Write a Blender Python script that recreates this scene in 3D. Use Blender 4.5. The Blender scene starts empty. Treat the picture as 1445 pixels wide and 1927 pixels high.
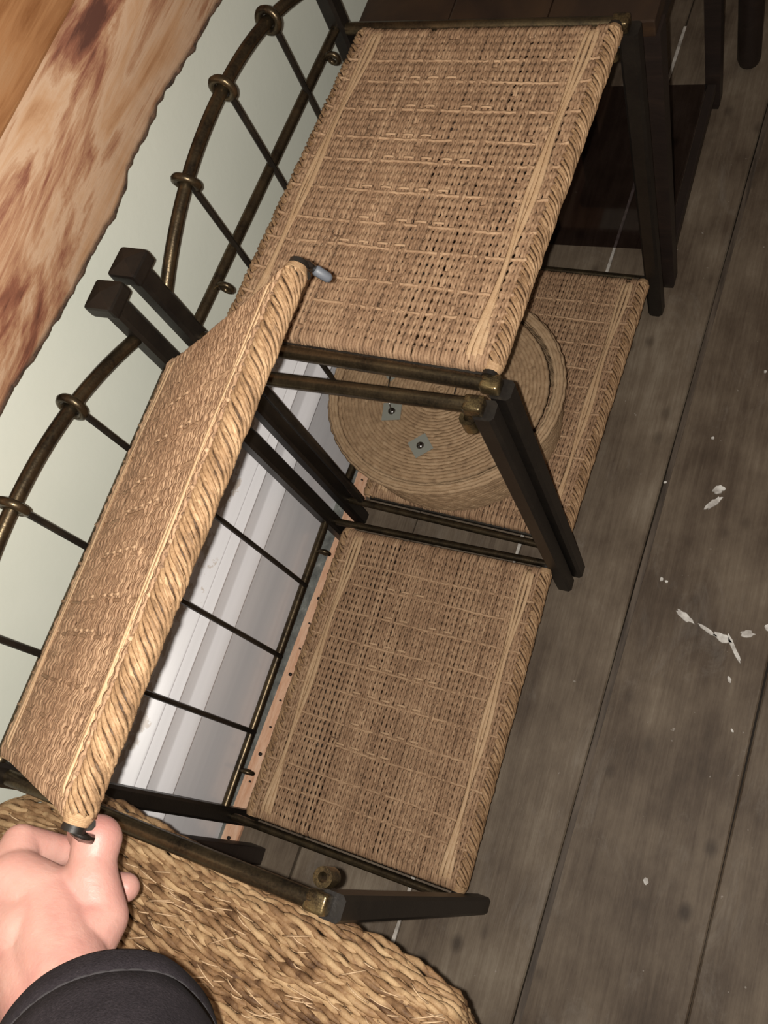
import bpy, bmesh, math, random
import numpy as np
from mathutils import Matrix, Vector, noise

S = bpy.context.scene
COL = S.collection
rng = random.Random(7)
nr = np.random.RandomState(11)

# ------------------------------------------------------------------ camera
F_PX = 1675.7065
R_CAM = [[0.897122, 0.3037119, -0.320829], [0.1723016, -0.9092429, -0.378932], [-0.4067977, 0.2846689, -0.8680318]]
CAM = [0.61549, 0.09407, 1.2258]
cd = bpy.data.cameras.new('camera'); cam = bpy.data.objects.new('camera', cd); COL.objects.link(cam)
cd.sensor_fit = 'VERTICAL'; cd.sensor_height = 24.0; cd.lens = F_PX / 1927.0 * 24.0
cd.clip_start = 0.02; cd.clip_end = 50
_r = R_CAM
cam.matrix_world = Matrix(((_r[0][0], -_r[1][0], -_r[2][0], CAM[0]), (_r[0][1], -_r[1][1], -_r[2][1], CAM[1]),
                           (_r[0][2], -_r[1][2], -_r[2][2], CAM[2]), (0, 0, 0, 1)))
S.camera = cam

# ------------------------------------------------------------------ light
w = bpy.data.worlds.new('room_glow'); S.world = w; w.use_nodes = True
w.node_tree.nodes['Background'].inputs[0].default_value = (1.0, 0.74, 0.56, 1)
w.node_tree.nodes['Background'].inputs[1].default_value = 0.095
ld = bpy.data.lights.new('phone_flash', 'POINT'); ld.energy = 32; ld.color = (1.0, 0.95, 0.87); ld.shadow_soft_size = 0.0035
lo = bpy.data.objects.new('phone_flash', ld); COL.objects.link(lo)
lo.location = [CAM[i] - 0.013 * _r[0][i] - 0.001 * _r[1][i] for i in range(3)]
S.view_settings.view_transform = 'Standard'; S.view_settings.look = 'None'
S.view_settings.gamma = 1.0; S.view_settings.use_curve_mapping = False
S.view_settings.exposure = 0.36

# ------------------------------------------------------------------ materials
def mat(name):
    m = bpy.data.materials.new(name); m.use_nodes = True
    nt = m.node_tree; return m, nt, nt.nodes['Principled BSDF']
def N(nt, t, **k):
    n = nt.nodes.new(t)
    for a, b in k.items():
        if a.startswith('i_'): n.inputs[a[2:].replace('_', ' ')].default_value = b
        else: setattr(n, a, b)
    return n
def ramp(nt, fac, stops):
    r = nt.nodes.new('ShaderNodeValToRGB'); e = r.color_ramp.elements
    e[0].position, e[0].color = stops[0][0], (*stops[0][1], 1)
    e[1].position, e[1].color = stops[-1][0], (*stops[-1][1], 1)
    for p, c in stops[1:-1]:
        q = e.new(p); q.color = (*c, 1)
    nt.links.new(fac, r.inputs[0]); return r.outputs[0]
def coords(nt, scale=(1, 1, 1), kind='Object', rot=(0, 0, 0)):
    tc = nt.nodes.new('ShaderNodeTexCoord'); mp = nt.nodes.new('ShaderNodeMapping')
    mp.inputs['Scale'].default_value = scale; mp.inputs['Rotation'].default_value = rot
    nt.links.new(tc.outputs[kind], mp.inputs[0]); return mp.outputs[0]
def noi(nt, vec, scale, detail=4, rough=.55, dist=0.):
    n = N(nt, 'ShaderNodeTexNoise'); n.inputs['Scale'].default_value = scale; n.inputs['Detail'].default_value = detail
    n.inputs['Roughness'].default_value = rough; n.inputs['Distortion'].default_value = dist
    nt.links.new(vec, n.inputs['Vector']); return n.outputs[0]
def mth(nt, op, a, b):
    n = nt.nodes.new('ShaderNodeMath'); n.operation = op
    for i, x in enumerate((a, b)):
        if isinstance(x, (int, float)): n.inputs[i].default_value = x
        else: nt.links.new(x, n.inputs[i])
    return n.outputs[0]
def mix(nt, f, a, b):
    n = nt.nodes.new('ShaderNodeMix'); n.data_type = 'RGBA'
    for i, x in ((0, f), (6, a), (7, b)):
        if isinstance(x, (int, float)): n.inputs[i].default_value = x
        elif isinstance(x, tuple): n.inputs[i].default_value = (*x, 1)
        else: nt.links.new(x, n.inputs[i])
    return n.outputs[2]
def bump(nt, b, h, strength=.5, dist=.002):
    n = nt.nodes.new('ShaderNodeBump'); n.inputs['Strength'].default_value = strength; n.inputs['Distance'].default_value = dist
    nt.links.new(h, n.inputs['Height']); nt.links.new(n.outputs[0], b.inputs['Normal'])

def fibre_mat(name, dark, mid, light, sc=1.0, rough=.75):
    m, nt, b = mat(name)
    at = N(nt, 'ShaderNodeAttribute', attribute_name='tint')
    v = coords(nt, (1, 1, 1))
    n1 = noi(nt, v, 30 * sc, 3); n2 = noi(nt, v, 500 * sc, 3)
    f = mth(nt, 'ADD', mth(nt, 'MULTIPLY', at.outputs['Fac'], .62), mth(nt, 'ADD', mth(nt, 'MULTIPLY', n1, .30), mth(nt, 'MULTIPLY', n2, .30)))
    c = ramp(nt, f, [(.25, dark), (.58, mid), (.95, light)])
    nt.links.new(c, b.inputs['Base Color']); b.inputs['Roughness'].default_value = rough
    b.inputs['Specular IOR Level'].default_value = .25
    bump(nt, b, n2, .6, .0008); return m
M_WEAVE = fibre_mat('woven_rush', (.055, .032, .020), (.300, .182, .108), (.56, .38, .235))
M_ROPE = fibre_mat('rush_rope', (.055, .030, .016), (.30, .180, .095), (.60, .41, .24), rough=.6)
M_CANE = fibre_mat('pale_cane', (.27, .16, .085), (.45, .29, .165), (.60, .43, .27), rough=.55)
M_GRASS = fibre_mat('seagrass', (.060, .028, .013), (.24, .138, .068), (.47, .32, .175), rough=.6)
M_BASKET = fibre_mat('coiled_palm', (.13, .08, .045), (.31, .205, .12), (.45, .32, .20), rough=.7)

def metal_mat(name, dark, brass, lo_, hi_, rough=.42, scale=22., met=.45):
    m, nt, b = mat(name)
    v = coords(nt); n1 = noi(nt, v, scale, 5, .65); n2 = noi(nt, v, scale * 12, 2)
    f = mth(nt, 'ADD', mth(nt, 'MULTIPLY', n1, .75), mth(nt, 'MULTIPLY', n2, .25))
    c = ramp(nt, f, [(lo_, dark), (hi_, brass)])
    nt.links.new(c, b.inputs['Base Color']); b.inputs['Metallic'].default_value = met
    b.inputs['Roughness'].default_value = rough; bump(nt, b, n2, .25, .0006); return m
M_POST = metal_mat('black_lacquered_steel', (.008, .006, .005), (.022, .017, .012), .35, .75, .48, 22., .2)
M_ROD = metal_mat('aged_bronze_rod', (.040, .031, .022), (.17, .125, .070), .36, .72, .34, 35., .85)
M_ROD2 = metal_mat('dark_thin_rod', (.016, .013, .011), (.045, .036, .025), .4, .8, .45)
M_BRASS = metal_mat('worn_brass', (.07, .05, .03), (.34, .25, .12), .42, .66, .30, 60., .85)
m, nt, b = mat('polished_pin'); b.inputs['Base Color'].default_value = (.25, .24, .23, 1); b.inputs['Metallic'].default_value = 1; b.inputs['Roughness'].default_value = .22; M_PIN = m
m, nt, b = mat('grey_rubber'); b.inputs['Base Color'].default_value = (.12, .13, .15, 1); b.inputs['Roughness'].default_value = .5; M_RUB = m
m, nt, b = mat('grey_tin'); b.inputs['Base Color'].default_value = (.24, .245, .215, 1); b.inputs['Metallic'].default_value = .15; b.inputs['Roughness'].default_value = .45; M_TIN = m

def floor_mat():
    m, nt, b = mat('old_dark_boards')
    g = coords(nt, (9, .5, 9)); p = coords(nt, (1, 1, 1))
    oi = N(nt, 'ShaderNodeObjectInfo')
    grain = noi(nt, g, 9, 8, .7, .6); patch = noi(nt, coords(nt, (1.5, 1, 1)), 5.5, 6, .62); fine = noi(nt, coords(nt, (60, 3, 60)), 6, 4, .7)
    f = mth(nt, 'ADD', mth(nt, 'MULTIPLY', grain, .30), mth(nt, 'ADD', mth(nt, 'MULTIPLY', patch, .70), mth(nt, 'MULTIPLY', fine, .15)))
    f = mth(nt, 'ADD', f, mth(nt, 'MULTIPLY', mth(nt, 'SUBTRACT', oi.outputs['Random'], .5), .08))
    c = ramp(nt, f, [(.36, (.036, .024, .016)), (.52, (.092, .066, .046)), (.66, (.160, .123, .088)), (.82, (.27, .225, .17))])
    # dark knots and damp spots
    vo = N(nt, 'ShaderNodeTexVoronoi'); vo.inputs['Scale'].default_value = 15
    nt.links.new(coords(nt, (1.3, .9, 1)), vo.inputs['Vector'])
    k = ramp(nt, vo.outputs['Distance'], [(.06, (1, 1, 1)), (.20, (0, 0, 0))])
    c = mix(nt, mth(nt, 'MULTIPLY', mth(nt, 'MULTIPLY', k, noi(nt, p, 9, 1)), 1.1), c, (.030, .020, .014))
    # greyish dusty scuffs
    sc = ramp(nt, noi(nt, coords(nt, (2.6, 1.2, 1)), 5, 7, .75, .8), [(.56, (0, 0, 0)), (.80, (1, 1, 1))])
    c = mix(nt, mth(nt, 'MULTIPLY', sc, .40), c, (.29, .26, .225))
    sp = ramp(nt, noi(nt, p, 95, 2, .5), [(.745, (0, 0, 0)), (.775, (1, 1, 1))])
    c = mix(nt, mth(nt, 'MULTIPLY', sp, .5), c, (.42, .38, .34))
    nt.links.new(c, b.inputs['Base Color']); b.inputs['Roughness'].default_value = .62
    b.inputs['Specular IOR Level'].default_value = .3
    bump(nt, b, fine, .35, .0015); return m
M_FLOOR = floor_mat()
m, nt, b = mat('joint_dirt'); b.inputs['Base Color'].default_value = (.022, .016, .012, 1); b.inputs['Roughness'].default_value = .95; M_DIRT = m
m, nt, b = mat('dark_slip'); c = ramp(nt, noi(nt, coords(nt, (20, 2, 20)), 6, 5), [(.35, (.045, .032, .023)), (.65, (.12, .09, .066))]); nt.links.new(c, b.inputs['Base Color']); b.inputs['Roughness'].default_value = .7; M_SLIP = m
m, nt, b = mat('pale_filler'); c = ramp(nt, noi(nt, coords(nt), 60, 4), [(.35, (.30, .27, .24)), (.65, (.62, .58, .53))]); nt.links.new(c, b.inputs['Base Color']); b.inputs['Roughness'].default_value = .8; M_FILL = m
m, nt, b = mat('white_paint_drip'); c = ramp(nt, noi(nt, coords(nt), 90, 4), [(.35, (.40, .37, .34)), (.65, (.78, .76, .72))]); nt.links.new(c, b.inputs['Base Color']); b.inputs['Roughness'].default_value = .6; M_DRIP = m
m, nt, b = mat('dusty_cement'); c = ramp(nt, noi(nt, coords(nt), 55, 6, .7), [(.35, (.10, .105, .10)), (.6, (.21, .22, .205)), (.75, (.42, .42, .40))]); nt.links.new(c, b.inputs['Base Color']); b.inputs['Roughness'].default_value = .95; M_CEM = m
m, nt, b = mat('raw_pine_strip'); c = ramp(nt, noi(nt, coords(nt, (6, 1, 1)), 22, 5, .7), [(.3, (.60, .30, .17)), (.6, (.78, .50, .34)), (.8, (.80, .62, .50))]); nt.links.new(c, b.inputs['Base Color']); b.inputs['Roughness'].default_value = .7; M_PINE = m

def wall_mat():
    m, nt, b = mat('sage_grey_wall')
    p = coords(nt); n = noi(nt, p, 5, 4)
    c = ramp(nt, n, [(.3, (.70, .735, .65)), (.7, (.76, .79, .705))])
    sep = N(nt, 'ShaderNodeSeparateXYZ'); nt.links.new(p, sep.inputs[0])
    edge = mth(nt, 'ADD', sep.outputs[2], mth(nt, 'MULTIPLY', noi(nt, coords(nt, (1, .6, 2)), 9, 4, .6), -.10))
    band = ramp(nt, edge, [(.232, (1, 1, 1)), (.238, (0, 0, 0))])
    brown = ramp(nt, noi(nt, coords(nt, (1, 1, 3)), 7, 3), [(.50, (.70, .72, .62)), (.55, (.50, .42, .34))])
    c = mix(nt, band, c, brown)
    nt.links.new(c, b.inputs['Base Color']); b.inputs['Roughness'].default_value = .6
    bump(nt, b, noi(nt, p, 120, 3), .15, .001); return m
M_WALL = wall_mat()
def skirt_mat():
    m, nt, b = mat('gloss_white_skirting')
    st = noi(nt, coords(nt, (40, 1.0, 40)), 1.6, 3, .5)
    c = ramp(nt, st, [(.3, (.83, .82, .85)), (.7, (.90, .89, .92))])
    sep = N(nt, 'ShaderNodeSeparateXYZ'); nt.links.new(coords(nt), sep.inputs[0])
    e = mth(nt, 'ADD', sep.outputs[2], mth(nt, 'MULTIPLY', noi(nt, coords(nt, (1, 3.5, 9)), 8, 5, .7), .085))
    chip = ramp(nt, e, [(.301, (0, 0, 0)), (.305, (1, 1, 1))])
    c = mix(nt, mth(nt, 'MULTIPLY', chip, .8), c, (.55, .46, .38))
    nt.links.new(c, b.inputs['Base Color']); b.inputs['Roughness'].default_value = .28
    b.inputs['Coat Weight'].default_value = .3; bump(nt, b, st, .12, .001); return m
M_SKIRT = skirt_mat()

def board_mat(name, stops, sc=1.0, seed=0.):
    m, nt, b = mat(name)
    v = coords(nt, (2.0, .85, 6.5), rot=(seed * .02, 0, 0)); n1 = noi(nt, v, 3.4 * sc, 7, .62, 1.6)
    n2 = noi(nt, coords(nt, (3, 3, 50)), 6, 4, .7)
    blot = noi(nt, coords(nt, (1, 1.6, 5)), 3.0, 3, .5, .6)
    f = mth(nt, 'ADD', mth(nt, 'MULTIPLY', n1, .62), mth(nt, 'ADD', mth(nt, 'MULTIPLY', n2, .13), mth(nt, 'MULTIPLY', blot, .30)))
    c = ramp(nt, f, stops)
    nt.links.new(c, b.inputs['Base Color']); b.inputs['Roughness'].default_value = .45; bump(nt, b, n2, .25, .001); return m
M_BOARD = board_mat('waney_timber', [(.40, (.10, .04, .028)), (.47, (.25, .10, .06)), (.52, (.42, .235, .135)), (.56, (.55, .37, .245)), (.63, (.49, .29, .165)), (.72, (.36, .18, .085))])
M_BOARD2 = board_mat('orange_timber', [(.36, (.09, .032, .014)), (.47, (.26, .11, .042)), (.58, (.38, .185, .08)), (.72, (.42, .24, .125))], 1.4, 3.)
m, nt, b = mat('dark_bark'); c = ramp(nt, noi(nt, coords(nt), 80, 5, .7), [(.35, (.03, .018, .012)), (.7, (.16, .09, .055))]); nt.links.new(c, b.inputs['Base Color']); b.inputs['Roughness'].default_value = .95; M_BARK = m
M_DWOOD = board_mat('dark_stained_wood', [(.36, (.012, .008, .007)), (.6, (.022, .014, .011)), (.72, (.035, .020, .014))])
M_TTOP = board_mat('brown_stained_top', [(.36, (.010, .006, .005)), (.5, (.024, .013, .008)), (.7, (.048, .025, .012))])
m, nt, b = mat('dark_clear_tint')
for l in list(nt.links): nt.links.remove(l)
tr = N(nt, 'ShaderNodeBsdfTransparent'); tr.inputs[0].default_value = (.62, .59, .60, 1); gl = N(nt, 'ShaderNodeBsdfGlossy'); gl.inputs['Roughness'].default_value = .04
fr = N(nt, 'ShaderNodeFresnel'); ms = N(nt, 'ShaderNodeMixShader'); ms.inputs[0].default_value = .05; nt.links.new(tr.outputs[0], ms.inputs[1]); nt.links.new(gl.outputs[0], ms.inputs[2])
nt.links.new(ms.outputs[0], nt.nodes['Material Output'].inputs[0]); M_SHEET = m

def skin_mat():
    m, nt, b = mat('skin')
    p = coords(nt); n = noi(nt, p, 26, 3); n2 = noi(nt, p, 420, 3)
    c = ramp(nt, n, [(.32, (.38, .175, .150)), (.55, (.46, .245, .205)), (.72, (.48, .28, .235))])
    nt.links.new(c, b.inputs['Base Color']); b.inputs['Roughness'].default_value = .5
    b.inputs['Subsurface Weight'].default_value = .25; b.inputs['Subsurface Radius'].default_value = (.01, .004, .002); b.inputs['Subsurface Scale'].default_value = .6
    h = mth(nt, 'ADD', n2, mth(nt, 'MULTIPLY', noi(nt, coords(nt, (1, 3, 1)), 60, 4), 1.2))
    bump(nt, b, h, .22, .0012); return m
M_SKIN = skin_mat()
def cloth_mat():
    m, nt, b = mat('charcoal_fleece')
    p = coords(nt); n = noi(nt, p, 700, 3, .7); n2 = noi(nt, p, 60, 4)
    c = ramp(nt, mth(nt, 'ADD', mth(nt, 'MULTIPLY', n, .7), mth(nt, 'MULTIPLY', n2, .3)), [(.35, (.010, .008, .010)), (.58, (.021, .017, .020)), (.72, (.045, .037, .040))])
    nt.links.new(c, b.inputs['Base Color']); b.inputs['Roughness'].default_value = .95
    b.inputs['Specular IOR Level'].default_value = .15; bump(nt, b, n, .6, .0015); return m
M_CLOTH = cloth_mat()

# ------------------------------------------------------------------ mesh helpers
def link(name, me, m=None, parent=None, smooth=True):
    o = bpy.data.objects.new(name, me); COL.objects.link(o)
    if m is not None and not me.materials: me.materials.append(m)
    if smooth and len(me.polygons): me.polygons.foreach_set('use_smooth', [True] * len(me.polygons))
    if parent is not None: o.parent = parent
    return o
class MB:
    def __init__(s): s.v = []; s.f = []; s.t = []; s.n = 0
    def add(s, v, f, tint=.5):
        v = np.asarray(v, float); s.v.append(v)
        s.f += [tuple(int(i) + s.n for i in q) for q in f]
        s.t.append(np.full(len(v), tint) if np.isscalar(tint) else np.asarray(tint)); s.n += len(v)
    def tube(s, path, r, sides=6, tint=.5, ref=(0, 0, 1), closed=False, cap=True, flat=1.0):
        P = np.asarray(path, float); n = len(P)
        if closed: T = np.roll(P, -1, 0) - np.roll(P, 1, 0)
        else:
            T = np.zeros_like(P); T[1:-1] = P[2:] - P[:-2]; T[0] = P[1] - P[0]; T[-1] = P[-1] - P[-2]
        T /= np.linalg.norm(T, axis=1)[:, None] + 1e-12
        A = np.cross(T, np.asarray(ref, float)); A /= np.linalg.norm(A, axis=1)[:, None] + 1e-9
        B = np.cross(T, A)
        r = np.full(n, r) if np.isscalar(r) else np.asarray(r)
        a = np.arange(sides) * 2 * math.pi / sides
        V = P[:, None, :] + r[:, None, None] * (np.cos(a)[None, :, None] * A[:, None, :] + flat * np.sin(a)[None, :, None] * B[:, None, :])
        V = V.reshape(-1, 3); base = np.arange(n if closed else n - 1)[:, None]; j = np.arange(sides)[None, :]
        nx = (base + 1) % n
        Q = np.stack([base * sides + j, base * sides + (j + 1) % sides, nx * sides + (j + 1) % sides, nx * sides + j], -1).reshape(-1, 4)
        f = [tuple(q[::-1]) for q in Q.tolist()]
        if cap and not closed:
            f.append(tuple(range(sides))); f.append(tuple(range((n - 1) * sides, n * sides))[::-1])
        tt = tint if np.isscalar(tint) else np.repeat(np.asarray(tint), sides)
        s.add(V, f, tt)
    def box(s, c, d, M=None, bev=0., tint=.5):
        bm = bmesh.new(); bmesh.ops.create_cube(bm, size=1)
        bmesh.ops.scale(bm, vec=d, verts=bm.verts)
        if bev: bmesh.ops.bevel(bm, geom=bm.edges[:], offset=bev, segments=2, affect='EDGES', profile=.6)
        if M is not None: bm.transform(M)
        bmesh.ops.translate(bm, vec=c, verts=bm.verts)
        bm.verts.index_update()
        s.add([v.co[:] for v in bm.verts], [[v.index for v in f.verts] for f in bm.faces], tint); bm.free()
    def sphere(s, c, r, sc=(1, 1, 1), u=12, v=8, tint=.5):
        bm = bmesh.new(); bmesh.ops.create_uvsphere(bm, u_segments=u, v_segments=v, radius=r)
        s.add([(p.co.x * sc[0] + c[0], p.co.y * sc[1] + c[1], p.co.z * sc[2] + c[2]) for p in bm.verts], [[q.index for q in f.verts] for f in bm.faces], tint); bm.free()
    def mesh(s, name):
        me = bpy.data.meshes.new(name); me.from_pydata(np.concatenate(s.v).tolist(), [], s.f)
        at = me.attributes.new('tint', 'FLOAT', 'POINT'); at.data.foreach_set('value', np.concatenate(s.t).astype(np.float32))
        me.validate(); me.update(); return me
    def build(s, name, m, parent=None, smooth=True): return link(name, s.mesh(name), m, parent, smooth)
def autosmooth(o, ang=40):
    me = o.data
    bm = bmesh.new(); bm.from_mesh(me)
    for e in bm.edges:
        e.smooth = not (len(e.link_faces) == 2 and e.calc_face_angle(0) > math.radians(ang))
    bm.to_mesh(me); bm.free(); return o
def thing(name, label, cat, loc=(0, 0, 0), rz=0., group=None):
    o = bpy.data.objects.new(name, None); COL.objects.link(o); o.empty_display_size = .05
    o.location = loc; o.rotation_euler = (0, 0, rz); o['label'] = label; o['category'] = cat
    if group: o['group'] = group
    return o
def tag(o, label, cat, group=None):
    o['label'] = label; o['category'] = cat
    if group: o['group'] = group
    return o
def kids(root): return [o for o in bpy.data.objects if o.parent is root]
def dup(o, parent=None):
    c = o.copy(); COL.objects.link(c)
    if parent is not None: c.parent = parent
    for ch in kids(o): dup(ch, c)
    return c
def bar(a, b_, r, m, name, parent, sides=12, n=2, flat=1.0, ref=None, tint=.5):
    a = np.array(a, float); b_ = np.array(b_, float); d = (b_ - a)
    if ref is None: ref = (0, 0, 1) if abs(d[2]) < .7 * np.linalg.norm(d) else (0, 1, 0)
    mb = MB(); mb.tube([a + d * t for t in np.linspace(0, 1, n)], r, sides, tint, ref, flat=flat)
    return autosmooth(mb.build(name, m, parent))

# ------------------------------------------------------------------ the room
def struct(o): o['kind'] = 'structure'; return o
XW = -.072
mb = MB(); mb.box((XW - .05, .6, 1.2), (.1, 4.4, 2.5)); struct(mb.build('wall_left', M_WALL, smooth=False))
# skirting, one moulded run
prof = [(-.072, 0), (-.0445, 0), (-.0445, .166), (-.0435, .1665), (-.0365, .172), (-.0350, .176), (-.0385, .186), (-.0470, .194), (-.0485, .197), (-.0485, .226), (-.0475, .227), (-.0405, .229), (-.0398, .232), (-.0500, .241), (-.0500, .243), (-.0515, .2445), (-.0640, .253), (-.0715, .260), (-.072, .262)]
ys = np.linspace(-1.0, 2.2, 60); mb = MB()
V = [(x, y, z) for y in ys for x, z in prof]; n = len(prof)
Fq = [(i * n + j, (i + 1) * n + j, (i + 1) * n + j + 1, i * n + j + 1) for i in range(len(ys) - 1) for j in range(n - 1)]
mb.add(V, Fq); o = struct(mb.build('baseboard_left', M_SKIRT)); autosmooth(o, 30)
# floor: sub floor plus boards
fl = bpy.data.objects.new('floor', None)
mb = MB(); mb.box((.7, .6, -.030), (1.7, 4.4, .02)); fl = struct(mb.build('floor', M_DIRT, smooth=False))
SL = .033
edges = [-.262, -.092, .0815, .2520, .4270, .6140, .7900, .9700, 1.1500, 1.33]
for k in range(len(edges) - 1):
    x0, x1 = edges[k], edges[k + 1]; gap = [.0009, .0009, .0012, .0014, .0008, .0008, .0009, .0009, .0009][k]
    yy = np.linspace(-1., 2.3, 34); bm = bmesh.new()
    rows = []
    for y in yy:
        wob = .0007 * math.sin(y * 9 + k)
        a, c_ = x0 + gap + SL * y + wob, x1 - gap + SL * y - wob
        hz = .0008 * math.sin(y * 5 + k * 2)
        rows.append([bm.verts.new(p) for p in ((a, y, -.018), (a, y, -.0022 + hz), (a + .002, y, hz), (c_ - .002, y, hz), (c_, y, -.0022 + hz), (c_, y, -.018))])
    for i in range(len(yy) - 1):
        for j in range(5): bm.faces.new((rows[i][j], rows[i][j + 1], rows[i + 1][j + 1], rows[i + 1][j]))
    me = bpy.data.meshes.new('floor_board'); bmesh.ops.recalc_face_normals(bm, faces=bm.faces[:]); bm.to_mesh(me); bm.free()
    if sum(p.normal.z for p in me.polygons) < 0: me.flip_normals()
    ob = link('floor_board', me, M_FLOOR, fl, smooth=False); ob.location.z = -.0008 * (k % 2)
def strip(name, pts, wd, z0, z1, m, parent=None):
    bm = bmesh.new(); rows = []
    for x, y, ww in pts: rows.append([bm.verts.new(p) for p in ((x - ww * wd / 2, y, z0), (x - ww * wd / 2, y, z1), (x + ww * wd / 2, y, z1), (x + ww * wd / 2, y, z0))])
    for i in range(len(rows) - 1):
        for j in range(3): bm.faces.new((rows[i][j], rows[i + 1][j], rows[i + 1][j + 1], rows[i][j + 1]))
    bm.faces.new(rows[0]); bm.faces.new(rows[-1][::-1])
    me = bpy.data.meshes.new(name); bmesh.ops.recalc_face_normals(bm, faces=bm.faces[:]); bm.to_mesh(me); bm.free()
    return link(name, me, m, parent, smooth=False)
rr = random.Random(3)
strip('joint_filler', [(.252 + SL * y, y, rr.uniform(.6, 1.1)) for y in np.linspace(-.30, 1.5, 60)], .0052, -.012, .0006, M_FILL, fl)
strip('joint_strip', [(.4315 + SL * y, y, rr.uniform(.9, 1.1)) for y in np.linspace(-1, 2.2, 50)], .0075, -.010, .0012, M_SLIP, fl)
for cx, cy, L, wd, ang in [(.515, .431, .030, .010, -.5), (.546, .419, .030, .006, -.45), (.567, .413, .026, .012, -.3), (.583, .402, .045, .006, -1.0), (.596, .425, .018, .010, .2), (.52, .600, .030, .009, .9), (.523, .622, .018, .012, .5), (.475, .476, .006, .006, 0), (.482, .474, .005, .004, 0), (.537, .091, .007, .0085, .2),
                            (.600, .297, .006, .003, -.8), (.037, .501, .012, .008, .2), (.048, .500, .009, .007, .5), (.551, .817, .004, .004, 0), (.585, .36, .010, .005, -1.1), (.62, .44, .012, .010, .3), (.50, .70, .005, .004, 0), (.45, .62, .005, .004, .3), (.66, .47, .02, .006, .6)]:
    bm = bmesh.new(); k = 18; top = []; bot = []
    for i in range(k):
        a = 2 * math.pi * i / k; q = .72 + .42 * rr.random()
        px, py = L / 2 * q * math.cos(a), wd / 2 * q * math.sin(a)
        X, Y = cx + px * math.cos(ang) - py * math.sin(ang), cy + px * math.sin(ang) + py * math.cos(ang)
        top.append(bm.verts.new((X * .97 + cx * .03, Y * .97 + cy * .03, .0016))); bot.append(bm.verts.new((X, Y, -.0005)))
    bm.faces.new(top)
    for i in range(k): bm.faces.new((bot[i], bot[(i + 1) % k], top[(i + 1) % k], top[i]))
    me = bpy.data.meshes.new('paint_fleck'); bm.to_mesh(me); bm.free(); link('paint_fleck', me, M_DRIP, fl, smooth=False)
# dusty cement fillet between boards and skirting, and the pine gripper strip lying on it
ob = strip('cement_fillet', [(-.030, y, 1 + .12 * math.sin(y * 31)) for y in np.linspace(-.055, 2.2, 90)], .034, -.01, .003, M_CEM, fl)
gp = strip('carpet_gripper', [(-.0220 + .030 * min(y, .45), y, 1) for y in np.linspace(-.052, 1.05, 30)], .026, .0035, .0095, M_PINE)
tag(gp, 'raw pine carpet gripper strip on the floor behind the shelves, along the skirting', 'gripper strip')
for k in range(26):
    y = -.035 + k * .041; mb = MB(); x = -.0220 + .030 * min(y, .45)
    mb.tube([(x, y, .0096), (x - .001, y, .0125)], .0014 if k % 3 else .0026, 8, ref=(0, 1, 0)); mb.build('nail', M_POST, gp)

# wall boards with a live edge
ed = [(-1.0, .676), (-.4, .672), (-.1, .684), (.10, .676), (.2, .682), (.286, .679), (.322, .679), (.351, .674), (.379, .670), (.408, .668), (.434, .665), (.467, .665), (.509, .663), (.524, .660), (.563, .664), (.578, .669), (.618, .668), (.65, .671), (.683, .669), (.728, .663), (.819, .656), (.95, .655), (1.2, .66), (1.7, .655), (2.2, .66)]
ey, ez = np.array(ed).T; yy = np.linspace(-1.0, 2.2, 1000)
ze = np.interp(yy, ey, ez) + np.array([.0020 * noise.noise(Vector((y * 21, 0, 3))) + .0013 * noise.noise(Vector((y * 95, 4, 3))) + .0010 * noise.noise(Vector((y * 240, 1, 3))) for y in yy])
prof2 = [(0, -.070), (.0005, -.034), (.004, -.0275), (.010, -.025), (.06, -.025), (.12, -.025)]
V = []
for y, z in zip(yy, ze):
    zz = [z + q for q, _ in prof2[:-1]] + [.801]
    V += [(prof2[i][1] + .0012 * noise.noise(Vector((y * 6, zz[i] * 20, 1))) * (i > 2), y, zz[i]) for i in range(6)] + [(-.070, y, .801)]
Fq = [(i * 7 + j, i * 7 + j + 1, (i + 1) * 7 + j + 1, (i + 1) * 7 + j) for i in range(len(yy) - 1) for j in range(6)]
mb = MB(); mb.add(V, [q[::-1] for q in Fq])
bt = thing('live_edge_board', 'pale mottled live-edge timber board on the wall with a ragged dark bark edge', 'wood board', (0, 0, 0))
mb.build('board', M_BOARD, bt)
mb = MB(); mb.tube([(-.0315 + .0016 * noise.noise(Vector((y * 70, 9, 1))), y, z + .0005) for y, z in zip(yy, ze)], [max(.0008, .0020 + .0030 * noise.noise(Vector((y * 60, 2, 7)))) for y in yy], 6, ref=(1, 0, 0))
mb.build('bark_edge', M_BARK, bt)
mb = MB(); mb.box((-.0455, .6, .925), (.045, 3.2, .243), bev=.003)
tag(mb.build('timber_board', M_BOARD2, smooth=False), 'darker orange-brown timber board on the wall above the live-edge board', 'wood board')

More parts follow.
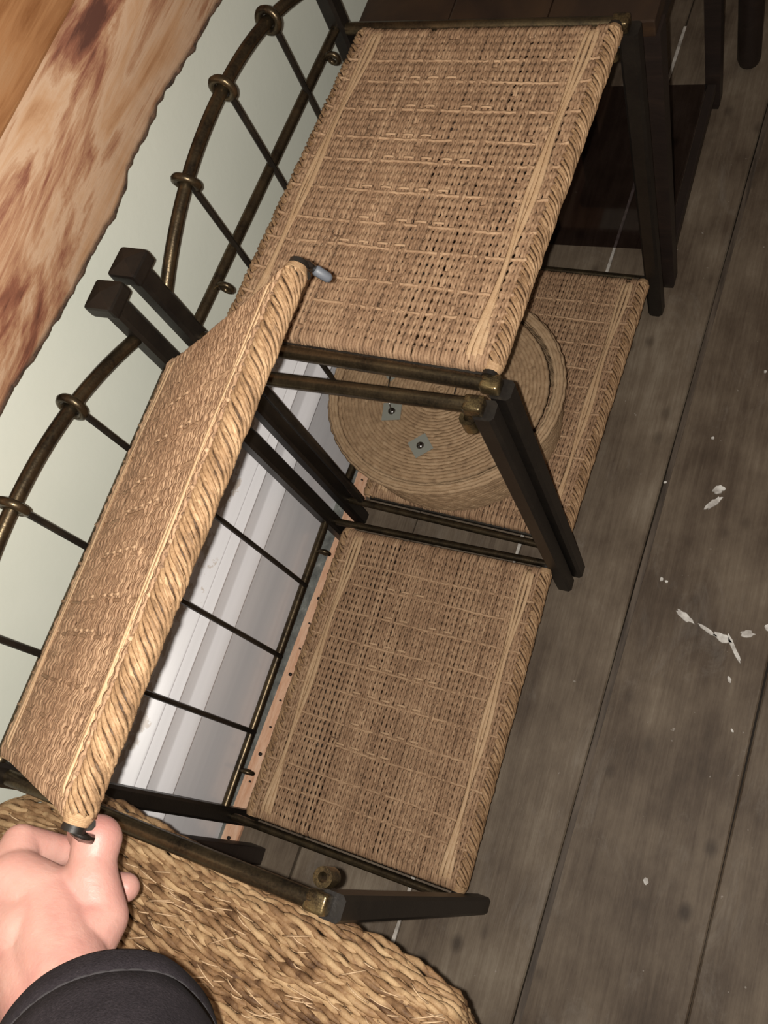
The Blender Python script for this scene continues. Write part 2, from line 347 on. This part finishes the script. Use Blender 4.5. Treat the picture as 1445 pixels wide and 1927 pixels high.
# ------------------------------------------------------------------ shelving units
W, D, H1, H2, ZB = .4396, .35, .5285, .6532, .090
def sqpost(x, y, z0, z1, parent, wd=.0215):
    mb = MB(); h = wd / 2; c = .0035
    V = []
    for z, s in ((z0, .62), (z0 + .008, 1), (z1, 1)):
        a = h * s; q = c * s
        V += [(x + px, y + py, z) for px, py in ((-a + q, -a), (a - q, -a), (a, -a + q), (a, a - q), (a - q, a), (-a + q, a), (-a, a - q), (-a, -a + q))]
    f = [(i * 8 + j, i * 8 + (j + 1) % 8, (i + 1) * 8 + (j + 1) % 8, (i + 1) * 8 + j) for i in range(2) for j in range(8)]
    f += [tuple(range(8))[::-1], tuple(range(16, 24))]
    mb.add(V, f); return autosmooth(mb.build('post', M_POST, parent), 30)
def shelving(label, loc, rz, upright):
    t = thing('shelving_unit', label, 'shelving unit', loc, rz, 'dark metal shelving units standing along the wall')
    for y in (0, W):
        p = sqpost(0, y, 0, H2 - .012, t)
        mb = MB(); mb.box((0, y, H2 - .002), (.033, .033, .017), bev=.0035)
        mb.add([(-.013, y - .013, H2 + .0065), (.013, y - .013, H2 + .0065), (.013, y + .013, H2 + .0065), (-.013, y + .013, H2 + .0065), (0, y, H2 + .0105)], [(0, 1, 4), (1, 2, 4), (2, 3, 4), (3, 0, 4)])
        mb.build('cap', M_POST, p, smooth=False)
        p = sqpost(D, y, 0, H1 - .006, t)
        mb = MB(); mb.box((D - .009, y, H1), (.019, .0165, .0150), bev=.0028); mb.build('bracket', M_BRASS, p)
        # rails front to back
        bar((0, y, H1), (D - .012, y, H1), .0076, M_ROD, 'top_rail', t)
        bar((0, y, ZB - .006), (D, y, ZB - .006), .0052, M_ROD, 'bottom_rail', t)
        # little vertical socket for the panel's pin
        s = 1 if y == 0 else -1
        mb = MB(); cx, cy = D - .021, y + (.0155 if y == 0 else -.001)
        ro, ri = .0085, .0042; z0, z1 = .486, .505; A = np.arange(20) * 2 * math.pi / 20; V = []
        for rad, z in ((ro, z0), (ro, z1), (ri, z1), (ri, z0)): V += [(cx + rad * math.cos(a), cy + rad * math.sin(a), z) for a in A]
        mb.add(V, [((i * 20 + j), (i * 20 + (j + 1) % 20), (((i + 1) % 4) * 20 + (j + 1) % 20), (((i + 1) % 4) * 20 + j)) for i in range(4) for j in range(20)])
        autosmooth(mb.build('pin_socket', M_BRASS, t))
    # back: arch, middle rail, bottom rail, three thin uprights with collars
    def arch(y):
        u = (y - W / 2) / (W / 2); return H1 + .0635 + .0575 * (1 - abs(u) ** 2.1)
    ay = np.linspace(.006, W - .006, 40)
    mb = MB(); mb.tube([(0, y, arch(y)) for y in ay], .0068, 12, ref=(1, 0, 0)); mb.build('arched_rail', M_ROD, t)
    bar((0, 0, H1 + .008), (0, W, H1 + .008), .0058, M_ROD, 'middle_rail', t)
    bar((0, 0, ZB + .006), (0, W, ZB + .006), .0058, M_ROD, 'back_rail', t)
    for y in (.113, .223, .331):
        r = bar((.004, y, arch(y) - .004), (.004, y, ZB + .006), .0034, M_ROD2, 'upright_rod', t, 8)
        th = math.atan((arch(y + .01) - arch(y - .01)) / .02); mb = MB()
        ax = np.array((0, math.cos(th), math.sin(th))); up = np.array((0, -math.sin(th), math.cos(th))); c0 = np.array((0, y, arch(y)))
        pth = [c0 + .0118 * (math.cos(a) * np.array((1, 0, 0)) + math.sin(a) * up) for a in np.arange(24) * 2 * math.pi / 24]
        mb.tube(pth, .0046, 8, ref=ax, closed=True); mb.build('collar', M_ROD, r)
    for z in (H1 + .008, ZB + .006):
        for y in (.060, .385):
            mb = MB(); pts = []
            for i in range(22):
                a = i / 21 * 1.6 * 2 * math.pi * .9; rad = .0085 - .0040 * i / 21
                pts.append((.0145 + rad * math.cos(math.pi + a), y + .002 * i / 21, z - .002 + rad * math.sin(a)))
            mb.tube(pts, .0030, 8, ref=(0, 1, 0)); mb.build('curled_hook', M_ROD, t)
    if upright: bar((.030, .003, ZB), (.030, .003, H1 - .004), .0056, M_ROD2, 'side_upright', t)
    return t
OX, YA = .0102, -.0423
U1 = shelving('dark metal shelving unit nearest the hand, its top woven panel lifted off', (0, 0, 0), 0, False)
U2 = shelving('dark metal shelving unit beyond the lifted panel, holding the round basket', (OX, W + .038, 0), YA, True)

# ------------------------------------------------------------------ woven panels
PD, PL = .296, .402
def weave_mesh():
    mb = MB(); ny = 88; row = .0100; nrow = int(PL / row); zc = .0058
    xc = np.linspace(.006, PD - .006, ny // 2); seg = 4
    yt = np.linspace(.002, PL - .002, nrow * seg + 1); K = len(yt)
    bigs = [4, 7, 11, 14, 18, 22, 25, 29, 33, 36]
    dips = {(k, p): rng.random() < (.62 if k in bigs else .04) for k in range(nrow + 2) for p in range(ny // 2)}
    lift = lambda x: .005 * (np.exp(-x / .014) + np.exp(-(PD - x) / .014))
    for i in range(ny):
        pair = i // 2; side = 1 if i % 2 else -1; x = xc[pair] + .0004 * nr.randn()
        r_ = yt / row
        c_ = np.cos(2 * math.pi * r_)
        lat = side * (.00135 + .00050 * c_ + .00022 * nr.randn())
        k = np.floor(r_ + .5).astype(int)
        over = np.array([-1.0 if dips[(kk, pair)] else (.60 if (kk + pair) % 2 == 0 else .25) for kk in k])
        phase = .5 + .5 * c_
        z = zc + .0004 + .0019 * over * phase
        z += lift(x) + .0003 * nr.randn()
        X = x + lat + .0008 * np.sin(yt * 17 + xc[pair] * 60) + .00020 * nr.randn(K)
        top = np.stack([X, yt, z], 1)
        a = np.linspace(math.pi / 2, -math.pi / 2, 5)[1:-1]; hz = (z[-1] + .007) / 2; mid = (z[-1] - .007) / 2
        e1 = np.stack([np.full(3, X[-1]), PL + .0075 * np.cos(a), mid + hz * np.sin(a)], 1)
        bt = np.stack([np.full(7, x), np.linspace(PL, 0, 7), np.full(7, -.007)], 1)
        e0 = np.stack([np.full(3, X[0]), -.0075 * np.cos(a), mid - hz * np.sin(a)], 1)
        P = np.concatenate([top, e1, bt, e0]); n = len(P)
        tt = .52 + .07 * nr.randn() + .09 * nr.randn(n)
        rad = np.concatenate([.00185 + .00022 * c_, np.full(13, .0020)]) * (1 + .07 * nr.randn(n)).clip(.8, 1.2)
        mb.tube(P, rad, 5, tt.clip(0, 1), ref=(1, 0, 0), closed=True)
    for k in range(1, nrow):
        y = k * row; xx = np.linspace(0, PD, 90)
        big = k in bigs
        z = zc + (.0004 if big else -.0006) + lift(xx) + .0003 * nr.randn(90)
        P = np.stack([xx, y + .0006 * np.sin(xx * 40 + k) + .0003 * nr.randn(90), z], 1)
        mb.tube(P, .0019, 5, (.72 if big else .30) + .08 * nr.randn(90), ref=(0, 0, 1))
        if k % 2: mb.tube(np.stack([xx[::9], np.full(10, y), np.full(10, -.006)], 1), .003, 4, .12)
    # scattered pale floats, in a loose diamond in the middle of the weave
    for k in bigs[2:-1]:
        for q in range(5):
            x = PD * .46 + (q - 2) * .022 + ((k // 4) % 2) * .011 + .003 * rng.random()
            if rng.random() < .25: continue
            y = k * row + .004; P = [(x + d, y + .0004 * rng.random(), zc + .0036 - abs(d) * .12) for d in np.linspace(-.0062, .0062, 6)]
            mb.tube(P, .0017, 5, .86, flat=.6)
    return mb.mesh('weave')
def roll_mesh():
    mb = MB(); R0 = .0088
    y0, y1 = -.002, PL + .002; mb.tube([(0, y, 0) for y in np.linspace(y0, y1, 12)], R0 * .88, 10, .0, ref=(0, 0, 1))
    n = 10; pitch = .056; yy = np.linspace(y0, y1, 150)
    for s in range(n):
        a = 2 * math.pi * (yy / pitch + s / n) + .10 * np.sin(yy * 40 + s * 2) + .025 * nr.randn(150)
        for q in range(2):
            rad = R0 + .0004 * np.sin(yy * 90 + s) + .0002 * nr.randn(150) + q * .0004
            b_ = a + (q - .5) * .15
            P = np.stack([rad * np.cos(b_), yy, rad * np.sin(b_)], 1)
            mb.tube(P, .00150 * (1 + .08 * nr.randn(150)).clip(.8, 1.25), 5, (.50 + .08 * nr.randn() + .09 * nr.randn(150)).clip(0, 1), ref=(.05, .3, 1))
    # strands tucked round the ends
    for y in (y0, y1):
        for j in range(6):
            c = [((R0 - .0004 * j) * math.cos(a), y + (.0018 * j if y > 0 else -.0018 * j) * .6, (R0 - .0004 * j) * math.sin(a)) for a in np.arange(16) * 2 * math.pi / 16]
            mb.tube(c, .0017, 5, .5 + .15 * rng.random(), ref=(0, 1, 0), closed=True)
    return mb.mesh('rope_edge')
WM, RM = weave_mesh(), roll_mesh(); WM.materials.append(M_WEAVE); RM.materials.append(M_ROPE)
CM = []
for j in range(3):
    mb = MB(); yy = np.linspace(-.002, PL + .002, 70); nn = 70
    x = (j - 1) * (.0030 + .0022 * np.cos(yy * 34)) + .0012 * np.sin(yy * 16 + j); z = .0106 + .0009 * np.sin(yy * 15 + j * 2.1)
    z[0] = z[-1] = .006; z[1] = z[-2] = .0095
    mb.tube(np.stack([x, yy, z], 1), .0027 + .0006 * np.sin(yy * 30 + j), 6, .6 + .06 * nr.randn(nn), ref=(0, 0, 1), flat=.35)
    me = mb.mesh('cane_strand'); me.materials.append(M_CANE); CM.append(me)
def panel(label, group='woven rush shelf panels'):
    t = thing('woven_shelf_panel', label, 'woven shelf', group=group)
    o = link('weave', WM, None, t); o['kind'] = 'stuff'
    for x in (0, PD):
        o = link('rope_edge', RM, None, t); o.location = (x, 0, 0)
    for x0 in (.021, PD - .019):
        for me in CM: o = link('cane_strand', me, None, t); o.location = (x0, 0, 0)
    for y in (-.0065, PL + .0065): bar((0, y, -.0085), (PD, y, -.0085), .0042, M_ROD2, 'frame_rod', t, 8)
    for y, s in ((-.002, -1), (PL + .002, 1)):
        mb = MB(); mb.tube([(PD, y - s * .004, 0), (PD, y + s * .011, 0)], .0078, 12); p = autosmooth(mb.build('pin_collar', M_POST, t))
        mb = MB(); mb.tube([(PD, y + s * .006, 0), (PD + .001, y + s * .0105, -.001), (PD + .0012, y + s * .0125, -.006), (PD, y + s * .0125, -.014)], .0032, 10, ref=(1, .2, 0)); mb.build('pin', M_PIN, p)
        if s > 0: mb = MB(); mb.tube([(PD, y + s * .0125, -.0125), (PD, y + s * .0125, -.0145), (PD, y + s * .0125, -.0255), (PD, y + s * .0125, -.028)], [.0030, .0043, .0041, .0028], 10, ref=(1, 0, 0)); mb.build('rubber_tip', M_RUB, p)
    return t
P1 = panel('woven rush panel tilted up and held by the hand, rope edge towards the camera')
P1.location = (.018, .025, H1 + .018); P1.rotation_euler = (0, -math.radians(38.5), 0)
PX = .042
def place(pn, label, u, z):
    pn['label'] = label; c, s = math.cos(u[2]), math.sin(u[2]); lx, ly = PX, .0185
    pn.location = (u[0] + lx * c - ly * s, u[1] + lx * s + ly * c, z); pn.rotation_euler = (0, 0, u[2])
UU1, UU2 = (0, 0, 0), (OX, W + .038, YA)
P2 = dup(P1); place(P2, 'woven rush top panel of the far shelving unit, lying flat, the largest lit panel', UU2, H1 + .003)
P3 = dup(P1); place(P3, 'woven rush bottom panel near the floor, beneath the lifted panel', UU1, ZB + .003)
P4 = dup(P1); place(P4, 'woven rush bottom panel of the far unit, carrying the round basket', UU2, ZB + .003)

# ------------------------------------------------------------------ round coiled basket
BC = (.163, .617); BR = .166; bz = ZB + .018
bk = thing('coiled_basket', 'round coiled basket with tin washers on its flat lid, on the far bottom shelf', 'basket', (BC[0], BC[1], bz))
def ring(mb, r, z, rad, tint, cx=0, sy=.93, n=150, knob=.20, ph=0.):
    a = np.arange(n) * 2 * math.pi / n
    P = np.stack([cx + r * np.cos(a), r * sy * np.sin(a), np.full(n, z) + .0004 * nr.randn(n)], 1)
    rr_ = rad * (1 + knob * np.cos(np.arange(n) * 2 * math.pi / 3 + ph) + .07 * nr.randn(n))
    mb.tube(P, rr_, 5, (tint + .10 * nr.randn(n)).clip(0, 1), ref=(0, 0, 1), closed=True)
mb = MB()
for k in range(17): ring(mb, BR - .010 - .010 * (1 - k / 16) ** 2, .003 + k * .0058, .0036, .45 + .06 * nr.randn(), ph=k)
mb.build('side', M_BASKET, bk)
mb = MB()
for k in range(30): ring(mb, .0020 + k * .0050, .0985 - .0012 * (k > 28), .0037, .46 + .03 * nr.randn(), cx=-.0045, n=max(12, int(k * 6)), knob=.16, ph=k * 2.4)
mb.build('lid', M_BASKET, bk)
mb = MB()
for k in range(4): ring(mb, BR - .0105 + k * .0038 - (k == 3) * .001, .1035 + (0, .0018, .0012, -.003)[k], .0032, .62 + .05 * nr.randn(), ph=k)
mb.build('rim', M_BASKET, bk)
for (x, y, rz) in ((.103, .572, .2), (.160, .528, .75), (.083, .636, .9), (.178, .655, .5)):
    mb = MB(); mb.box((x - BC[0], y - BC[1], .1035), (.027, .027, .0014), Matrix.Rotation(rz, 4, 'Z'), .0003)
    ws = mb.build('square_washer', M_TIN, bk, smooth=False); mb = MB(); mb.sphere((x - BC[0], y - BC[1], .104), .0055, (1, 1, .7)); mb.build('bolt_head', M_PIN, ws)
def wire(pts):
    mb = MB(); mb.tube(pts, .0010, 6, ref=(1, .3, .1)); mb.build('wire_loop', M_PIN, bk)
q = lambda x, y, z: (x - BC[0], y - BC[1], z)
wire([q(.083, .636, .106), q(.088, .625, .116), q(.094, .600, .120), q(.100, .580, .113), q(.103, .572, .106)])
wire([q(.125, .665, .106), q(.140, .668, .114), q(.165, .662, .116), q(.180, .652, .113), q(.186, .632, .110), q(.184, .610, .104)])

# ------------------------------------------------------------------ seagrass stool (bottom of the frame)
st = thing('seagrass_bench', 'low bench with a thick coarse plaited seagrass seat beside the near shelving unit', 'bench', (0, 0, 0))
ZS = .498; y_far = lambda x: float(np.interp(x, [-.05, -.006, .04, .091, .15, .21, .333, .41, .467, .50], [-.05, -.014, .004, .0105, .006, -.002, -.0135, -.020, -.026, -.05]))
mb = MB()
rows_ = 78; XE = .468
prg = np.random.RandomState(5)
for k in range(rows_):
    off = k * .0092
    t = np.linspace(0, 1, 110)
    for ply in range(2):
        ph0 = prg.rand() * 6
        # along the top then round the front end and down
        Lt = .50; s = t * (Lt + .085 - .035 * max(0., 1 - k / 20.)); X = np.empty_like(s); Zv = np.empty_like(s)
        R_ = .022; xe = XE - R_ - .0045 - .014 * max(0., 1 - k / 8.) ** 2
        x0 = -.022
        top = s < (xe - x0)
        X[top] = x0 + s[top]; Zv[top] = ZS
        rest = ~top; a = (s[rest] - (xe - x0)) / R_
        aa = np.minimum(a, math.pi / 2); X[rest] = xe + R_ * np.sin(aa); Zv[rest] = ZS - R_ + R_ * np.cos(aa) - np.maximum(a - math.pi / 2, 0) * R_
        kk = k / 78 * 56 if k >= 7 else k * 5 / 7
        if k < 7:  # far edge rolls over
            drop = max(0, 4 - kk) ** 1.7 * .0028; yo = float(np.interp(kk, [0, 1, 2, 3, 4, 5], [.000, .0022, .0065, .0125, .0180, .0225]))
        else: drop = 0; yo = .0225 + (k - 7) * .00535
        Yv = np.array([y_far(x) for x in np.minimum(X, XE)]) if k < 22 else None
        base = np.interp(X, [-.03, .47], [-.004, -.022])
        wgt = max(0., 1 - k / 22.)
        Y = (Yv * wgt + base * (1 - wgt)) if Yv is not None else base
        Y = Y - np.maximum(0, ZS - Zv) * .38 * max(0., 1 - k / 40.)
        Y = Y - yo - .0045 + .0018 * np.sin(X * 22 + k * .35)
        tw = 2 * math.pi * s / .040 + ply * math.pi + k * 2.4 + .5 * np.sin(s * 31 + k) + .35 * ph0
        Zt = Zv - drop + .0015 * np.sin(tw) + .0016 * np.sin(X * 45 + k * 1.7) + .0005 * prg.randn(110) - .0045
        Yt = Y + .0017 * np.cos(tw) + .0016 * np.sin(X * 38 + k * .6)
        Xt = X + np.where(rest, .0015 * np.sin(tw), 0)
        mb.tube(np.stack([Xt, Yt, Zt], 1), (.0027 * (1 + .14 * prg.randn(110))+ .0004 * math.sin(k * 3.3)).clip(.0018, .0036), 6, (.50 + .13 * prg.randn() + .22 * np.sin(s * 70 + ph0 * 3) + .14 * prg.randn(110)).clip(0, 1), ref=(0, .2, 1))
o = mb.build('plaited_seat', M_GRASS, st); o['kind'] = 'stuff'
mb = MB(); mb.box((.222, -.232, .462), (.452, .385, .052), bev=.012); mb.build('seat_base', M_ROPE, st)
# loose fibres
mb = MB()
for k in range(420):
    x, y = rng.uniform(.0, .44), rng.uniform(-.30, -.03); a = rng.uniform(-.5, .6); L = rng.uniform(.010, .026); h = rng.uniform(.001, .007)
    mb.tube([(x + L * u * math.cos(a), y + L * u * math.sin(a), ZS + .001 + h * math.sin(math.pi * u)) for u in (0, .3, .6, 1)], .0006, 4, .8)
o = mb.build('loose_fibre', M_CANE, st); o['kind'] = 'stuff'
for x, y in ((.02, -.043), (.415, -.135), (.02, -.43), (.43, -.43)):
    mb = MB(); mb.box((x, y, .22), (.028, .024, .44), bev=.003); mb.build('leg', M_DWOOD, st, smooth=False)

# ------------------------------------------------------------------ dark table and stool at the far end
tb = thing('side_table', 'dark stained wooden table with brown top and a low tinted see-through sheet beyond the far shelving unit', 'table', (0, 0, 0))
for x, y in ((.385, .958), (.385, 1.318), (.05, .958), (.05, 1.318)):
    mb = MB(); mb.tube([(x, y, 0), (x, y, .012), (x, y, .46), (x, y, .478)], [.012, .016, .0195, .0195], 4, ref=(.7, .7, 0)); mb.build('leg', M_DWOOD, tb, smooth=False)
for k in range(3):
    mb = MB(); mb.box((.0875 + k * .1235, 1.138, .489), (.1225, .40, .021), bev=.002); mb.build('top_plank', M_TTOP, tb, smooth=False)
for a, b_ in (((.385, .975, .055), (.385, 1.30, .055)), ((.05, .975, .055), (.05, 1.30, .055)), ((.385, .975, .46), (.385, 1.30, .46)), ((.065, .958, .46), (.37, .958, .46))):
    c = [(a[i] + b_[i]) / 2 for i in range(3)]; d = [max(.014, abs(a[i] - b_[i])) for i in range(3)]
    d[2] = .028 if a[2] > .1 else .016
    mb = MB(); mb.box(c, d, bev=.002); mb.build('rail', M_DWOOD, tb, smooth=False)
mb = MB(); mb.box((.2175, 1.140, .058), (.318, .325, .005), bev=.0008); mb.build('tinted_sheet', M_SHEET, tb, smooth=False)  # low see-through sheet, tinted so the floor beneath reads darker
sl = thing('dark_stool', 'dark wooden stool with round-ended legs at the far end, behind the side table', 'stool', (0, 0, 0))
for x, y in ((.425, 1.405), (.425, 1.70), (.13, 1.405), (.13, 1.70)):
    mb = MB(); mb.tube([(x, y, 0), (x, y, .006), (x, y, .016), (x, y, .43)], [.009, .016, .019, .021], 14, ref=(1, 0, 0)); autosmooth(mb.build('leg', M_DWOOD, sl))
mb = MB(); mb.box((.278, 1.552, .445), (.36, .36, .03), bev=.008); mb.build('seat', M_DWOOD, sl)
mb = MB(); mb.box((.425, 1.552, .20), (.016, .28, .02), bev=.003); mb.build('stretcher', M_DWOOD, sl)

# ------------------------------------------------------------------ hand and sleeve
HAND= [[(0.2765, -0.05, 0.7211, 0.022), (0.2749, -0.0318, 0.7071, 0.0185), (0.261, -0.0152, 0.7086, 0.0178), (0.2555, -0.0035, 0.7072, 0.0150), (0.2519, 0.0092, 0.7059, 0.0160), (0.2279, 0.0075, 0.6879, 0.0118)], [(0.2717, -0.0545, 0.7276, 0.027), (0.2431, -0.0336, 0.7179, 0.0225), (0.2166, -0.0295, 0.7213, 0.02)], [(0.2451, -0.0518, 0.7237, 0.026), (0.199, -0.0452, 0.7129, 0.02)], [(0.2532, -0.0366, 0.7122, 0.021), (0.2617, -0.0273, 0.7044, 0.019)], [(0.2092, -0.027, 0.7198, 0.0168), (0.2006, -0.0096, 0.7123, 0.0122), (0.2086, -0.0099, 0.6877, 0.0108), (0.2174, -0.0091, 0.67, 0.0095)], [(0.1877, -0.0491, 0.7088, 0.015), (0.1658, -0.0387, 0.6879, 0.0118), (0.1991, -0.0342, 0.6554, 0.0108), (0.2456, -0.0222, 0.6445, 0.0102)], [(0.1786, -0.0692, 0.6973, 0.014), (0.1605, -0.0654, 0.6609, 0.011), (0.1815, -0.0629, 0.6346, 0.0102), (0.2338, -0.045, 0.6333, 0.0095)], [(0.1784, -0.0862, 0.6918, 0.013), (0.1649, -0.0896, 0.6452, 0.01), (0.1885, -0.0803, 0.6257, 0.0092), (0.2285, -0.0642, 0.6295, 0.0082)], [(0.2507, -0.0621, 0.7234, 0.025), (0.3083, -0.0849, 0.7466, 0.028), (0.3937, -0.1207, 0.7985, 0.032)], [(0.2717, -0.0545, 0.7276, 0.027), (0.3192, -0.0804, 0.7487, 0.028)]]
SLV = [[0.3322, -0.0831, 0.7418], [0.4479, -0.1199, 0.854]
]
def capsule(bm, a, b_, ra, rb):
    a, b_ = Vector(a), Vector(b_); n = max(2, int((b_ - a).length / .004))
    for i in range(n + 1):
        t = i / n; bmesh.ops.create_icosphere(bm, subdivisions=3, radius=ra + (rb - ra) * t, matrix=Matrix.Translation(a.lerp(b_, t)))
bm = bmesh.new()
for ch in HAND:
    for p, q_ in zip(ch[:-1], ch[1:]): capsule(bm, p[:3], q_[:3], p[3], q_[3])
me = bpy.data.meshes.new('raw'); bm.to_mesh(me); bm.free()
raw = bpy.data.objects.new('raw', me); COL.objects.link(raw)
rm = raw.modifiers.new('r', 'REMESH'); rm.mode = 'VOXEL'; rm.voxel_size = .0012
sm = raw.modifiers.new('s', 'SMOOTH'); sm.factor = .6; sm.iterations = 9
dg = bpy.context.evaluated_depsgraph_get(); me2 = bpy.data.meshes.new_from_object(raw.evaluated_get(dg))
bpy.data.objects.remove(raw); me2.name = 'person'; me2.materials.clear()
pr = link('person', me2, M_SKIN); tag(pr, 'person\'s left hand and forearm in a dark sleeve gripping the corner of the lifted panel', 'person')
# sleeve
a, b_ = Vector(SLV[0]), Vector(SLV[1]); ax = (b_ - a).normalized(); ux = ax.orthogonal().normalized(); uy = ax.cross(ux)
L = (b_ - a).length; prof3 = [(.012, .0500), (.002, .0525), (-.0015, .0560), (-.0005, .0590), (.003, .0602), (.012, .0605), (.0200, .0600), (.0213, .0586), (.0226, .0600), (.035, .0600), (.06, .0600), (.09, .0602), (.12, .0610), (.15, .062)]
mb = MB(); n = 96; V = []; tt = []
for s, r in prof3:
    for j in range(n):
        th = 2 * math.pi * j / n
        wv = 1 + .018 * noise.noise(Vector((math.cos(th) * 2, math.sin(th) * 2, s * 25))) + (.012 * noise.noise(Vector((math.cos(th) * 5, math.sin(th) * 5, s * 60))) if s > .024 else 0)
        V.append(a + ax * s + (ux * math.cos(th) + uy * math.sin(th)) * r * wv)
mb.add([tuple(v) for v in V], [(i * n + j, i * n + (j + 1) % n, (i + 1) * n + (j + 1) % n, (i + 1) * n + j) for i in range(len(prof3) - 1) for j in range(n)])
sv = mb.build('sleeve', M_CLOTH, pr); sv['label'] = 'charcoal sleeve cuff'

mb = MB(); P = [a + ax * .0213 + (ux * math.cos(t_) + uy * math.sin(t_)) * .0593 * (1 + .018 * noise.noise(Vector((math.cos(t_) * 2, math.sin(t_) * 2, .0213 * 25)))) for t_ in np.arange(160) * 2 * math.pi / 160]
m, nt, b = mat('grey_thread'); b.inputs['Base Color'].default_value = (.024, .021, .023, 1); b.inputs['Roughness'].default_value = 1
mb.tube([tuple(v) for v in P], [.0011 if i % 4 else .0005 for i in range(160)], 5, ref=tuple(ax), closed=True); mb.build('cuff_seam', m, sv)
